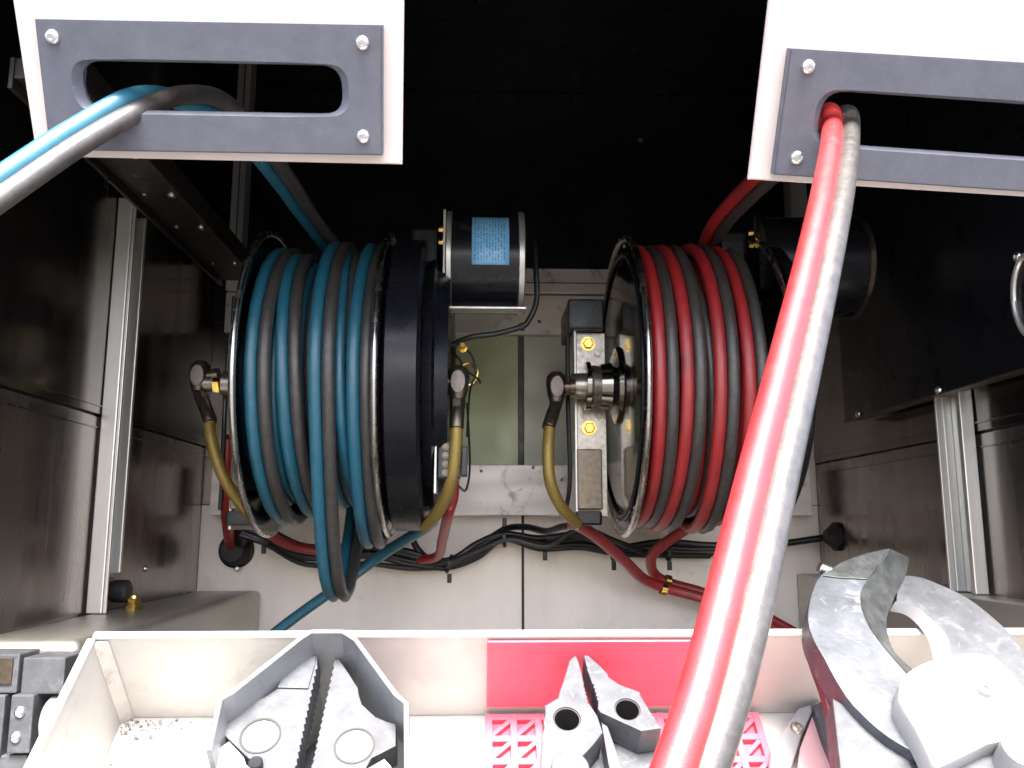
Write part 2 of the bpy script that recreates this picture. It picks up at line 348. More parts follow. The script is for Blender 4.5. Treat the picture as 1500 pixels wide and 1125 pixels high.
# ------------------------------------------------------------------ hose reels
YC, ZA, RF = 1.29, .215, .226
def reel(xl, xr, hw, hstep, mx0, mx1, label, mr=.075):
    t = thing('hose_reel', label, 'hose reel', ((xl+xr)/2, YC, 0), 'electric hose reels in the locker')
    c = (0, YC, ZA)
    for s, x in ((-1, xl), (1, xr)):
        # dished plate with rolled rim
        f = obj('flange', lathe([(x - s*.002, .045), (x - s*.002, RF-.006), (x + s*.002, RF-.006), (x + s*.002, RF-.04), (x + s*.006, RF-.055), (x + s*.006, .05), (x + s*.002, .045), (x - s*.002, .045)], c, 'X', 72), M_chrome, t, True, 30)
        rim = lathe([(x + s*.0045*math.cos(a)+s*.001, RF-.0045 + .0055*math.sin(a)) for a in [k*math.pi/6 for k in range(13)]], c, 'X', 96)
        obj('rim', rim, M_rim, f, True)
        inner = lathe([(x + s*.003*math.cos(a)+s*.004, RF-.028 + .005*math.sin(a)) for a in [k*math.pi/4 for k in range(9)]], c, 'X', 80)
        obj('bead', inner, M_house, f, True)
        for k in range(8):
            a = k * math.pi/4 + .3
            obj('rivet', screw_bm((x + s*.002, YC + (RF-.016)*math.cos(a), ZA + (RF-.016)*math.sin(a)), (s, 0, 0), .0035, .3), M_fit, f, True)
    obj('drum', lathe([(xl+.003, .0), (xl+.003, .14), (xr-.003, .14), (xr-.003, 0)], c, 'X', 48), M_drum, t, True, 30)
    # black drive housing beside the right flange
    h0 = xr + .009
    obj('housing', lathe([(h0, .05), (h0, .211), (h0+.004, .217), (h0+hw-.004, .217), (h0+hw, .212), (h0+hw, .05)], c, 'X', 80), M_house, t, True, 30)
    if hstep:
        h1 = h0 + hw
        obj('gear_cover', lathe([(h1+.001, .04), (h1+.001, .188), (h1+hstep*.4, .192), (h1+hstep*.5, .18), (h1+hstep, .172), (h1+hstep, .03)], c, 'X', 72), M_house, t, True, 30)
        obj('hub_boss', lathe([(h1+hstep, .0), (h1+hstep, .06), (h1+hstep+.006, .055), (h1+hstep+.006, 0)], c, 'X', 40), M_dfit, t, True, 30)
    # swivel on the left side
    obj('hub', lathe([(xl-.004, .0), (xl-.004, .062), (xl-.012, .058), (xl-.018, .036), (xl-.034, .033), (xl-.036, 0)], c, 'X', 40), M_chrome, t, True, 30)
    sw = obj('swivel', lathe([(xl-.034, .0), (xl-.034, .03), (xl-.044, .032), (xl-.048, .03), (xl-.05, .02), (xl-.076, .019), (xl-.08, .013), (xl-.105, .012), (xl-.105, 0)], c, 'X', 32), M_fit, t, True, 30)
    obj('collar', lathe([(xl-.0495, .0), (xl-.0495, .037), (xl-.056, .037), (xl-.056, 0)], c, 'X', 32), M_chrome, sw, True, 30)
    obj('nut', lathe([(xl-.080, .016), (xl-.089, .016), (xl-.089, .008)], c, 'X', 6), M_brass, sw)
    # stand that carries the swivel
    st = obj('stand', box((xl-.064, 1.335, .02), (xl-.018, 1.339, .308), .001), M_fit, t)
    obj('side_plate', box((xl-.0685, 1.325, .0), (xl-.0645, 1.46, .345), .001), M_alu, st)
    obj('top_channel', box((xl-.078, 1.31, .309), (xl-.022, 1.44, .357), .003), M_house, st)
    obj('edge_tube', tube(spline([(xl-.079, 1.318, .30), (xl-.080, 1.315, .2), (xl-.078, 1.315, .08), (xl-.083, 1.33, .03)]), .0035, 10), M_cable, st, True)
    obj('foot_block', box((xl-.066, 1.318, .03), (xl-.028, 1.334, .122), .002), M_dfit, st)
    obj('foot_clip', box((xl-.07, 1.312, .006), (xl-.03, 1.334, .028), .004), M_house, st)
    for z in (.290, .156):
        obj('bolt', bolt_bm((xl-.045, 1.335, z), (0, -1, 0), .0085), M_brass, st)
    for dy, z in ((.0, .274), (.0, .176)):
        obj('bolt', bolt_bm((xl-.030, 1.334, z), (0, -1, 0), .005), M_fit, st)
    # electric motor
    mc = (0, 1.25, P(710, 387, 1.25).z)
    m = obj('motor', lathe([(mx0+.006, 0), (mx0+.006, mr), (mx1-.006, mr), (mx1-.006, 0)], mc, 'X', 64), M_house, t, True, 30)
    for x0, x1 in ((mx0, mx0+.009), (mx1-.010, mx1)):
        obj('end_cap', lathe([(x0, mr*.55), (x0, mr-.001), (x0+.0015, mr+.0025), (x1-.0015, mr+.0025), (x1, mr-.001), (x1, mr*.55), (x0, mr*.55)], mc, 'X', 64), M_alu if hstep else M_dfit, m, True, 30)  # right motor's caps get a darker colour in place of shade
    obj('end_disc', lathe([(mx1-.008, 0), (mx1-.008, mr*.6), (mx1-.004, mr*.6), (mx1-.004, 0)], mc, 'X', 32), M_drum, m)
    br = obj('motor_bracket', box((mx0-.004, 1.19, mc[2]-mr-.004), (mx0-.0005, 1.31, mc[2]+mr-.012), .001), M_alu if hstep else M_house, t)
    if hstep: obj('bracket_foot', box((mx0, 1.196, mc[2]-mr-.0075), (mx1+.002, 1.225, mc[2]-mr-.004), .001), M_alu, br)
    for dz, dx in ((.045, .004), (.026, .010), (-.062, .010)):
        obj('terminal', bolt_bm((mx0-.0045, 1.178+.02, mc[2]+dz-.01), (-1, 0, 0), .0045, .006), M_brass, br)
    obj('gearbox', box((mx0-.05, 1.20, mc[2]-.05), (mx0-.012, 1.30, mc[2]+.04), .006), M_house, br)
    return t, mc
LX0, LX1 = P(338, 560, 1.064).x, P(545, 560, 1.064).x
RX0 = .212; RX1 = P(1166, 560, 1.064).x
rl, mcl = reel(LX0, LX1, .048, .034, P(652, 400, 1.18).x, P(770, 400, 1.18).x, 'left hose reel wound with blue hose, black drum housing on its right')
rr, mcr = reel(RX0, RX1, .024, .0, .398, P(1252, 400, 1.25).x+.0, 'right hose reel wound with red hose, partly behind the hanging hose')
# sticker on the left motor
bm = bmesh.new(); uvl = bm.loops.layers.uv.new('UVMap')
x0, x1 = P(691, 370, 1.176).x, P(746, 370, 1.176).x
mr_ = .0756; a0, a1 = math.pi + R(18), math.pi - R(46)
grid = [[bm.verts.new((x0 + (x1-x0)*i/4, mcl[1] + mr_*math.cos(a0+(a1-a0)*j/14), mcl[2] + mr_*math.sin(a0+(a1-a0)*j/14))) for i in range(5)] for j in range(15)]
for j in range(14):
    for i in range(4):
        f = bm.faces.new((grid[j][i], grid[j][i+1], grid[j+1][i+1], grid[j+1][i]))
        for l, (u, v) in zip(f.loops, ((i/4, j/14), ((i+1)/4, j/14), ((i+1)/4, (j+1)/14), (i/4, (j+1)/14))): l[uvl].uv = (u, v)
mot = [c for c in rl.children if c.name.startswith('motor') and 'bracket' not in c.name][0]
o = obj('sticker', bm, M_sticker, mot, True); o['label'] = 'light blue sticker with rows of small print'
sol = o.modifiers.new('s', 'SOLIDIFY'); sol.thickness = .0004; sol.offset = 0
# terminal block low on the left reel's drive side
a = P(655, 640, 1.15)
tb = obj('terminal_block', box((a.x-.012, 1.15, a.z-.055), (a.x+.018, 1.18, a.z-.005), .002), M_house, rl)
for k in range(4): obj('terminal', bolt_bm((a.x-.002, 1.15, a.z-.013-k*.0115), (0, -1, 0), .0032), M_dfit, tb)
obj('cover', box((a.x+.0185, 1.152, a.z-.052), (a.x+.027, 1.176, a.z-.012), .002), M_house, tb)
obj('guard_plate', box((a.x-.0165, 1.146, a.z-.075), (a.x-.0135, 1.19, a.z+.002), .001), M_alu, rl)

# ------------------------------------------------------------------ twin hoses on the reels
def coil(turns, n=32):
    """turns: (x at top, x at bottom, radius, sag). A turn starts on top, comes down the camera side and goes up behind."""
    pts = []
    for i, (xt, xb, r, sag) in enumerate(turns):
        nx = turns[i+1] if i + 1 < len(turns) else turns[i]
        for k in range(n):
            ph = 2*math.pi*k/n; u = k/n
            w = max(0, (u-.5)/.5); w = w*w*(3-2*w)
            x = (xt + (xb-xt)*min(1, u/.5)) * (1-w) + nx[0] * w
            rr = r*(1-w) + nx[2]*w
            rr += .0016*math.sin(3*ph + i*1.7) + .001*math.sin(5*ph+i)
            x += .0016*math.sin(2*ph + i*2.3)*min(1, 4*u, 4*(1-u))
            cz = math.cos(ph); rz = rr + (sag*(1-w*.3) if cz < 0 else 0) * (max(0, -cz))**1.0
            y = YC - rr*math.sin(ph)*(1 + (-.10*sag/.1 if cz < 0 else 0)*(-cz if cz < 0 else 0))
            pts.append(Vector((x, y, ZA + rz*cz)))
    return pts
def twin(name, label, turns, run, c1, c2, n1, n2, r1, r2, coil_side=None):
    """run: (point, side vector) list continuing from the end of the coil"""
    cp = coil(turns); gap = r1 + r2 - .0003
    A = [p + Vector((-gap/2, 0, 0)) for p in cp]; B = [p + Vector((gap/2, 0, 0)) for p in cp]
    rp = [p for p, s in run]; rs = [Vector(s).normalized() for p, s in run]
    A2 = spline([A[-2]] + [p - s*gap/2 for p, s in zip(rp, rs)], 10); B2 = spline([B[-2]] + [p + s*gap/2 for p, s in zip(rp, rs)], 10)
    A = A[:-2] + A2; B = B[:-2] + B2
    t = thing(name, label, 'hose', (cp[0].x, YC, ZA), 'twin hoses wound on the reels')
    obj(n1, tube(A, r1, 16), c1, t, True); obj(n2, tube(B, r2, 16), c2, t, True)
    return t
r1, r2 = .0085, .0085
turnsL = [(-.292, -.290, .150, 0), (-.262, -.258, .152, 0), (-.230, -.226, .151, 0), (-.195, -.190, .152, 0), (-.160, -.160, .153, 0),
          (-.160, -.165, .172, 0), (-.200, -.192, .174, .0), (-.235, -.232, .172, 0), (-.270, -.258, .173, 0), (-.288, -.283, .196, .006),
          (-.264, -.238, .188, 0), (-.192, -.160, .190, 0), (-.154, -.157, .201, .035), (-.208, -.203, .205, .105), (-.233, -.233, .203, 0)]
runL = [(P(452, 318, 1.17), (1, 0, 0)), (P(425, 278, 1.06), (1, .0, .1)), (P(378, 215, .90), (.9, -.1, .3)), (P(325, 160, .80), (.6, -.2, .7)),
        (P(258, 141, .725), (1, -.2, .05)), (P(196, 154, .68), (.6, -.2, -.75)), (P(120, 196, .655), (.5, -.2, -.8)), (P(50, 242, .63), (.55, -.2, -.8)), (P(-60, 318, .60), (.6, -.2, -.75))]
# keep blue on the upper / left side throughout
runL[3] = (P(322, 160, .80), (.6, -.2, .8)); runL[2] = (P(378, 215, .90), (.95, -.1, .2))
twin('twin_hose', 'blue and black twin hose wound on the left reel and leaving through the slot', turnsL[:-1] + [(-.233, -.233, .203, 0)][:0], runL, M_blue, M_grey, 'blue_line', 'black_line', r1, r2)
turnsR = [(.228, .230, .165, 0), (.262, .262, .166, 0), (.298, .298, .165, 0), (.333, .333, .166, 0), (.352, .352, .166, 0),
          (.354, .350, .184, 0), (.318, .312, .184, 0), (.276, .303, .190, 0), (.245, .240, .184, 0),
          (.2375, .2375, .206, 0), (.271, .270, .207, .002), (.312, .319, .206, .006), (.352, .355, .203, 0), (.302, .302, .206, 0)]
runR = [(P(1046, 342, 1.20), (.9, .0, -.3)), (P(1085, 293, 1.08), (.9, 0, -.4)), (P(1150, 232, .92), (.9, 0, -.4)), (P(1205, 182, .80), (.95, 0, -.3)),
        (P(1229, 166, .72), (1, .1, -.05)), (P(1231, 205, .65), (1, .25, 0)), (P(1222, 270, .59), (1, .3, .0)), (P(1202, 370, .53), (1, .35, .03)), (P(1165, 530, .463), (1, .35, .08)),
        (P(1124, 700, .41), (1, .35, .12)), (P(1085, 870, .372), (1, .35, .15)), (P(1046, 1020, .35), (1, .4, .15)), (P(1010, 1130, .335), (1, .45, .15)), (P(960, 1290, .32), (1, .45, .15))]
twin('twin_hose', 'red and grey twin hose wound on the right reel and hanging towards the viewer', turnsR[:-1], runR, M_red, M_grey, 'red_line', 'grey_line', r1, r2)

# ------------------------------------------------------------------ elbow fittings with gold hoses
def feed(label, ex, ey, Y, pts, flip=1):
    c = P(ex, ey, Y)
    t = thing('feed_hose', label, 'hose', c, 'gold braided feed hoses')
    e = obj('elbow', orient(lathe([(-.024, .0), (-.024, .010), (-.012, .0135), (.006, .0155), (.016, .0145), (.022, .009), (.023, 0)], (0, 0, 0), 'Z', 24), c, (0, .1, 1)), M_dfit, t, True, 40)
    f = bmesh.new(); ring = []
    for k in range(24):
        a = 2*math.pi*k/24; ring.append(c + Vector((.0098*math.cos(a), -.0155, .0155*math.sin(a) - .001)))
    obj('face', prism(ring, (0, -1, 0), .006, .001), mat('dull_elbow_face', (.25, .21, .185), .55, .4, .2, 200), e, True, 40)
    obj('side_port', lathe([(0, .009), (flip*.02, .009), (flip*.02, .012), (flip*.028, .012), (flip*.028, 0)], c, 'X', 16), M_dfit, e, True, 40)
    path = spline([P(*q) for q in pts], 8)
    d = (path[3] - path[0]).normalized()
    n0 = c + Vector((0, 0, -.023))
    dn = (path[0] - n0).normalized(); Ln = (path[0] - n0).length
    nut = obj('nut', orient(lathe([(0, .0), (0, .0105), (Ln*.42, .0105), (Ln*.42, 0)], (0, 0, 0), 'Z', 6), n0, dn), M_dfit, t)
    obj('ferrule', orient(lathe([(Ln*.42, .009), (Ln*.5, .0098), (Ln*1.25, .0098), (Ln*1.3, .009), (Ln*1.3, .0)], (0, 0, 0), 'Z', 20), n0, dn), M_dfit, t, True, 40)
    obj('gold_line', tube(path, .0085, 14), M_gold, t, True)
    return path[-1]
fe1 = feed('gold feed hose on an elbow to the left of the blue reel', 293, 551, 1.29, [(305, 608, 1.27), (311, 650, 1.26), (328, 700, 1.26), (356, 742, 1.28), (385, 775, 1.32)], 1)
fe2 = feed('gold feed hose on an elbow below the motor of the left reel', 671, 560, 1.16, [(669, 618, 1.15), (667, 660, 1.15), (660, 710, 1.16), (640, 752, 1.20), (622, 772, 1.24)], -1)
fe3 = feed('gold feed hose curving down beside the bracket of the right reel', 815, 567, 1.27, [(806, 618, 1.25), (803, 660, 1.24), (806, 705, 1.24), (822, 742, 1.26), (846, 767, 1.30)], 1)

# ------------------------------------------------------------------ hoses and cables low on the back wall
def line(name, label, cat, pts, r, m, group=None, n=8):
    o = obj(name, tube(spline([P(*q) for q in pts], n), r, 12), m, None, True); tag(o, label, cat, group); return o
line('supply_hose', 'blue supply hose running diagonally below the left reel', 'hose', [(634, 763, 1.245), (618, 776, 1.30), (560, 812, 1.40), (500, 856, 1.43), (430, 906, 1.46), (360, 960, 1.48)], .0088, M_blue)
line('supply_hose', 'red supply hose passing down from the gold hose and along the wall', 'hose', [(838, 764, 1.33), (872, 785, 1.40), (915, 822, 1.50), (943, 848, 1.56), (978, 862, 1.58), (1030, 876, 1.58), (1085, 896, 1.58), (1140, 924, 1.58), (1200, 960, 1.58)], .0095, M_red)
line('supply_hose', 'red supply hose making a tight bend under the right reel', 'hose', [(1010, 772, 1.48), (975, 795, 1.52), (955, 815, 1.56), (957, 838, 1.60), (978, 853, 1.61), (1030, 868, 1.61), (1090, 888, 1.61), (1145, 916, 1.61), (1205, 950, 1.61)], .0095, M_red)
line('supply_hose', 'red supply hose dropping straight into the left grommet', 'hose', [(334, 640, 1.46), (331, 700, 1.50), (332, 745, 1.55), (336, 785, 1.62), (340, 805, 1.67)], .0105, M_red)
line('supply_hose', 'red supply hose slanting away behind the left reel flange', 'hose', [(330, 715, 1.44), (352, 742, 1.46), (380, 772, 1.50), (430, 800, 1.56), (520, 815, 1.6)], .0085, M_red)
line('supply_hose', 'short red hose behind the gold hose below the motor', 'hose', [(664, 690, 1.30), (664, 725, 1.32), (657, 752, 1.34), (648, 790, 1.46), (640, 815, 1.58), (600, 822, 1.64)], .0085, M_red)
hb = [(1030, 855), ]
t = thing('hose_clip', 'small brass clip holding the two red hoses together', 'clip', P(972, 856, 1.58))
for px, py, Y in ((972, 863, 1.575), (978, 851, 1.603)):
    c = P(px, py, Y); obj('band', orient(lathe([(-.005, .0092), (-.005, .0112), (.005, .0112), (.005, .0092), (-.005, .0092)], (0, 0, 0), 'Z', 20), c, (1, .1, -.25)), M_brass, t, True, 40)
# harness
t = thing('cable_harness', 'black cable bundle strung across the back wall under both reels', 'cables', P(740, 800, 1.64))
base = [(352, 772, 1.55), (392, 788, 1.56), (450, 812, 1.60), (540, 806, 1.61), (600, 815, 1.62), (655, 826, 1.63), (700, 808, 1.63), (738, 787, 1.62), (790, 795, 1.62), (850, 790, 1.62), (905, 806, 1.62), (970, 806, 1.63), (1040, 808, 1.63), (1120, 800, 1.62), (1190, 792, 1.62), (1226, 787, 1.62)]
offs = [(0, -9), (0, 9), (5, 1), (-4, -3), (3, 6), (0, 15)]
for k, (ox, oy) in enumerate(offs):
    pts = []
    for i, (x, y, Y) in enumerate(base):
        if k not in (0, 3) and i > 12: continue
        sq = .45 if i in (5, 7, 10) else 1.0
        if i > 12: sq = .25
        pts.append((x + ox, y + oy*sq*(1 + .35*math.sin(i*1.3 + k*2)), Y + .006*math.sin(k*2.1 + i)))
    if k == 5: pts = pts[1:6]
    obj('cable', tube(spline([P(*q) for q in pts], 6), (.0062, .0055, .0058, .0052, .005, .0048)[k], 10), M_cable, t, True)
lp = [(880, 745, 1.46), (850, 766, 1.46), (822, 772, 1.50), (800, 778, 1.56), (770, 772, 1.6), (740, 775, 1.63), (700, 800, 1.63), (650, 832, 1.63), (615, 808, 1.62), (600, 780, 1.6)]
obj('cable', tube(spline([P(*q) for q in lp], 6), .006, 10), M_cable, t, True)
lp = [(600, 812, 1.625), (650, 824, 1.615), (700, 806, 1.61), (745, 790, 1.605), (800, 800, 1.60), (850, 775, 1.60), (900, 792, 1.58), (950, 812, 1.6)]
obj('cable', tube(spline([P(*q) for q in lp], 6), .0052, 10), M_cable, t, True)
for i, (px, py, s) in enumerate(((658, 826, 1), (738, 787, 1.1), (797, 798, .7), (897, 808, 1.0), (978, 808, 1.0), (388, 788, .7))):
    c = P(px, py, 1.62); rr = .0175*s
    d = Vector((1, 0, .1 if i else -.3))
    ti = obj('cable_tie', orient(lathe([(-.003, rr*.9), (-.003, rr), (.003, rr), (.003, rr*.9), (-.003, rr*.9)], (0, 0, 0), 'Z', 24), c, d), M_tie, t, True, 40)
    dz = -1 if i != 1 else 1
    obj('tail', box((c.x-.003, c.y-.012, c.z + (dz*rr if dz > 0 else -rr-.016)), (c.x+.005, c.y-.004, c.z + (rr+.016 if dz > 0 else -rr)), .001), M_tie, ti)
# motor cable
t = thing('motor_cable', 'thin black cable looping down from the right end of the motor', 'cable', P(785, 340, 1.27))
obj('cable', tube(spline([P(*q) for q in ((772, 345, 1.27), (782, 352, 1.25), (785, 395, 1.24), (786, 440, 1.24), (775, 468, 1.24), (763, 479, 1.24), (725, 489, 1.24), (690, 494, 1.24), (662, 506, 1.25), (652, 525, 1.27))], 8), .0042, 10), M_cable, t, True)
obj('cable_tie', orient(lathe([(-.003, .004), (-.003, .006), (.003, .006), (.003, .004), (-.003, .004)], (0, 0, 0), 'Z', 16), P(764, 479, 1.24), (1, 0, .4)), M_tie, t)
t = thing('signal_wires', 'tangle of thin wires by the elbow below the motor', 'wires', P(684, 530, 1.2))
for pts in (((660, 505, 1.2), (676, 508, 1.2), (690, 520, 1.2), (697, 545, 1.2), (688, 575, 1.2), (684, 640, 1.2)),
            ((655, 512, 1.21), (672, 525, 1.2), (680, 540, 1.2), (700, 555, 1.2), (704, 562, 1.2)),
            ((684, 590, 1.2), (687, 640, 1.2), (688, 690, 1.2), (682, 718, 1.2), (672, 712, 1.2))):
    obj('wire', tube(spline([P(*q) for q in pts], 8), .0016, 6), M_cable, t, True)
cc = P(686, 548, 1.22)
obj('ring_clip', tube([cc + Vector((.013*math.cos(a), 0, .016*math.sin(a))) for a in [k*math.pi/12 for k in range(25)]], .0025, 8, None, False), M_brass, t, True)
obj('connector', bolt_bm(P(678, 510, 1.19), (0, -1, .2), .005, .01), M_brass, t)

# grommets
t = thing('cable_grommet', 'round black rubber grommet on the back wall left of the reels', 'grommet', P(347, 806, 1.66))
c = P(347, 806, YB-.001)
obj('boot', lathe([(-.034, .0), (-.034, .020), (-.026, .026), (-.008, .028), (-.006, .033), (0, .033)], c, 'Y', 32), M_rubber, t, True, 40)
obj('screw', screw_bm(P(347, 833, 1.66), (0, -1, 0), .005), M_screw, t, True)
obj('cable', tube(spline([P(352, 795, 1.64), P(352, 760, 1.60), P(356, 735, 1.56)], 8), .011, 12), M_cable, t, True)
t = thing('cable_grommet', 'oval looking black grommet where the cable enters the right wall', 'grommet', PX(1226, 786, XR))
c = PX(1226, 786, XR-.001)
obj('boot', lathe([(0, .026), (-.006, .026), (-.008, .022), (-.022, .012), (-.022, 0)], c, 'X', 32), M_rubber, t, True, 40)
# small fittings on the left wall
t = thing('rubber_buffer', 'round black rubber buffer low on the left wall beside the track', 'buffer', PX(160, 866, XL))
c = PX(158, 866, XL)
obj('cap', lathe([(.012, .0), (.030, .0), (.030, .013), (.027, .016), (.012, .016), (.0, .012)][1:], c, 'X', 24), M_rubber, t, True, 40)
obj('washer', lathe([(.0022, .0), (.0022, .020), (.0045, .020), (.0045, 0)], c, 'X', 24), M_dfit, t)
t = thing('brass_fitting', 'small brass fitting on the ledge below the black buffer', 'fitting', (-.5, 1.25, -.112))
c = P(195, 895, 1.28); c.z = -.112
obj('body', lathe([(0, .013), (.006, .013), (.006, .010), (.016, .010), (.016, 0)], c, 'Z', 6), M_brass, t)
obj('cap', lathe([(.0162, .007), (.020, .006), (.020, 0)], c, 'Z', 16), M_brass, t, True, 40)
o = obj('wall_screw', screw_bm(PX(213, 833, XL), (1, 0, 0), .005), M_screw, None, True); tag(o, 'lone screw head on the left wall above the brass fitting', 'screw')
o = obj('blind_rivet', screw_bm(P(1020, 70, 1.675), (0, -1, 0), .006, .3), M_fit, None, True); tag(o, 'upper faint rivet on the black back panel', 'rivet', 'rivets on the black back panel')
o = obj('blind_rivet', screw_bm(P(938, 206, 1.675), (0, -1, 0), .005, .3), M_fit, None, True); tag(o, 'lower faint rivet on the black back panel', 'rivet', 'rivets on the black back panel')

# ------------------------------------------------------------------ hose outlet panels
def outlet(label, plabel, o_px, roll, yaw, lean, outer, plate, slot, screws, Y):
    o = P(*o_px, Y)
    u = Vector((math.cos(R(roll))*math.cos(R(yaw)), math.sin(R(yaw)), -math.sin(R(roll))))
    v = Vector((0, -math.sin(R(lean)), math.cos(R(lean))))
    pl = Plane(o, u, v)
    t = thing('outlet_panel', label, 'panel', o, 'hose outlet panels above the opening')
    # sheet with a window behind the plate slot
    def ringed(outpx, h, depth, bev, inner, rbev):
        bm = bmesh.new(); n = pl.n
        A = [pl.at(x, y, h) for x, y in outpx]; B = [pl.at(x, y, h) for x, y in inner]
        m = len(B); k0 = 0
        cen = sum(A, Vector()) / len(A)
        # subdivide the outline to as many points as the slot and pair them by angle about the slot centre
        cb = sum(B, Vector()) / m
        def hit(d):
            best = None
            for i in range(len(A)):
                p, q = A[i], A[(i+1) % len(A)]; e = q - p
                # solve cb + s d = p + w e in plane coords
                a11, a12, b1 = d.dot(pl.u), -e.dot(pl.u), (p-cb).dot(pl.u); a21, a22, b2 = d.dot(pl.v), -e.dot(pl.v), (p-cb).dot(pl.v)
                det = a11*a22 - a12*a21
                if abs(det) < 1e-12: continue
                s = (b1*a22 - a12*b2)/det; w = (a11*b2 - b1*a21)/det
                if s > 0 and -1e-6 <= w <= 1+1e-6 and (best is None or s < best): best = s
            return cb + d*best
        dirs = sorted([(math.atan2((p-cb).dot(pl.v), (p-cb).dot(pl.u)), 0, p) for p in A] + [(math.atan2((p-cb).dot(pl.v), (p-cb).dot(pl.u)), 1, p) for p in B], key=lambda q: q[0])
        def hit_in(d):
            best = None
            for i in range(m):
                p, q = B[i], B[(i+1) % m]; e = q - p
                a11, a12, b1 = d.dot(pl.u), -e.dot(pl.u), (p-cb).dot(pl.u); a21, a22, b2 = d.dot(pl.v), -e.dot(pl.v), (p-cb).dot(pl.v)
                det = a11*a22 - a12*a21
                if abs(det) < 1e-12: continue
                s = (b1*a22 - a12*b2)/det; w = (a11*b2 - b1*a21)/det
                if s > 0 and -1e-6 <= w <= 1+1e-6: best = s
            return cb + d*best
        OT, IT, OB, IB, IC = [], [], [], [], []
        for ang, kind, p in dirs:
            d = (p - cb)
            a_ = p if kind == 0 else hit(d); b_ = p if kind == 1 else hit_in(d)
            dc = (b_ - cb).normalized()
            OT.append(bm.verts.new(a_)); OB.append(bm.verts.new(a_ - n*depth))
            IT.append(bm.verts.new(b_ + dc*rbev)); IC.append(bm.verts.new(b_ - n*rbev*.9)); IB.append(bm.verts.new(b_ - n*depth))
        K = len(OT)
        for i in range(K):
            j = (i+1) % K
            bm.faces.new((OT[i], OT[j], IT[j], IT[i])); bm.faces.new((IT[i], IT[j], IC[j], IC[i])); bm.faces.new((IC[i], IC[j], IB[j], IB[i]))
            bm.faces.new((IB[i], IB[j], OB[j], OB[i])); bm.faces.new((OB[i], OB[j], OT[j], OT[i]))
        bmesh.ops.remove_doubles(bm, verts=bm.verts, dist=1e-6)
        if bev:
            es = [e for e in bm.edges if len(e.link_faces) == 2 and e.calc_face_angle(0) > .8 and min((e.verts[0].co-cb).length, (e.verts[1].co-cb).length) > 0 and all(vv in OT for vv in e.verts if vv.is_valid)]
            if es: bmesh.ops.bevel(bm, geom=es, offset=bev, segments=2, affect='EDGES')
        return bm
    s0, s1, s2, s3 = slot                # corner points of the slot: left-top, right-top, right-bottom, left-bottom
    def lerp(a, b, f): return (a[0] + (b[0]-a[0])*f, a[1] + (b[1]-a[1])*f)
    def slotpts(grow=0):
        L3 = [pl.at(*q) for q in (s0, s1, s2, s3)]
        hgt = ((L3[0]-L3[3]).length + (L3[1]-L3[2]).length)/2; rad = hgt/2 + grow
        cl, cr = (L3[0]+L3[3])/2, (L3[1]+L3[2])/2; ax = (cr-cl).normalized(); up = ax.cross(pl.n).normalized()
        if up.z < 0: up = -up
        cl, cr = cl + ax*(hgt/2), cr - ax*(hgt/2); out = []
        k2 = .72                         # squarish ends
        for k in range(13):
            a = -math.pi/2 + math.pi*k/12; ca, sa = math.cos(a), math.sin(a)
            out.append(cr + ax*rad*abs(ca)**k2*(1 if ca >= 0 else -1) + up*rad*abs(sa)**k2*(1 if sa >= 0 else -1))
        for k in range(13):
            a = math.pi/2 + math.pi*k/12; ca, sa = math.cos(a), math.sin(a)
            out.append(cl + ax*rad*abs(ca)**k2*(1 if ca >= 0 else -1) + up*rad*abs(sa)**k2*(1 if sa >= 0 else -1))
        return out
    pl_at = pl.at
    def with3d(pts3):                    # let ringed() take ready 3D points
        return pts3
    class Q:                             # small adaptor so that a 3D point passes through pl.at
        pass
    def at2(x, y, h=0):
        if isinstance(x, Vector): return x + pl.n*h
        return pl_at(x, y, h)
    pl.at = at2
    obj('sheet', ringed(outer, 0, .004, .0012, [(p, 0) for p in slotpts(.012)], .0005), M_panel, t)
    pp = obj('slot_plate', ringed(plate, .0105, .010, .0012, [(p, 0) for p in slotpts()], .0065), M_plate, t, True, 25)
    pp['label'] = plabel
    for q in screws: obj('screw', screw_bm(pl.at(*q, .0105), pl.n, .0058, .42), M_screw, t, True, 40)
    # folded returns along the side and bottom of the sheet
    A = [pl.at(*q, -.0045) for q in outer]
    return t, pl
outlet('left cream outlet panel with a grey slotted plate', 'grey plate with a long slot and three bright screws', (590, 241), 1.1, 0, 33,
       [(14, -30), (592, -30), (589, 241), (53, 229)], [(50, 28), (560, 37), (560, 228), (72, 220)], [(122, 88), (503, 96), (503, 166), (130, 160)],
       [(77, 54), (531, 63), (532, 200)], .70)
outlet('right cream outlet panel with a grey slotted plate, cut off by the frame', 'grey plate with a long slot and two bright screws', (1096, 263), 3.4, 0, 33,
       [(1130, -30), (1660, -6), (1660, 298), (1096, 263)], [(1158, 71), (1600, 98), (1600, 288), (1133, 256)], [(1199, 132), (1560, 158), (1560, 232), (1196, 207)],
       [(1184, 98), (1167, 231)], .70)

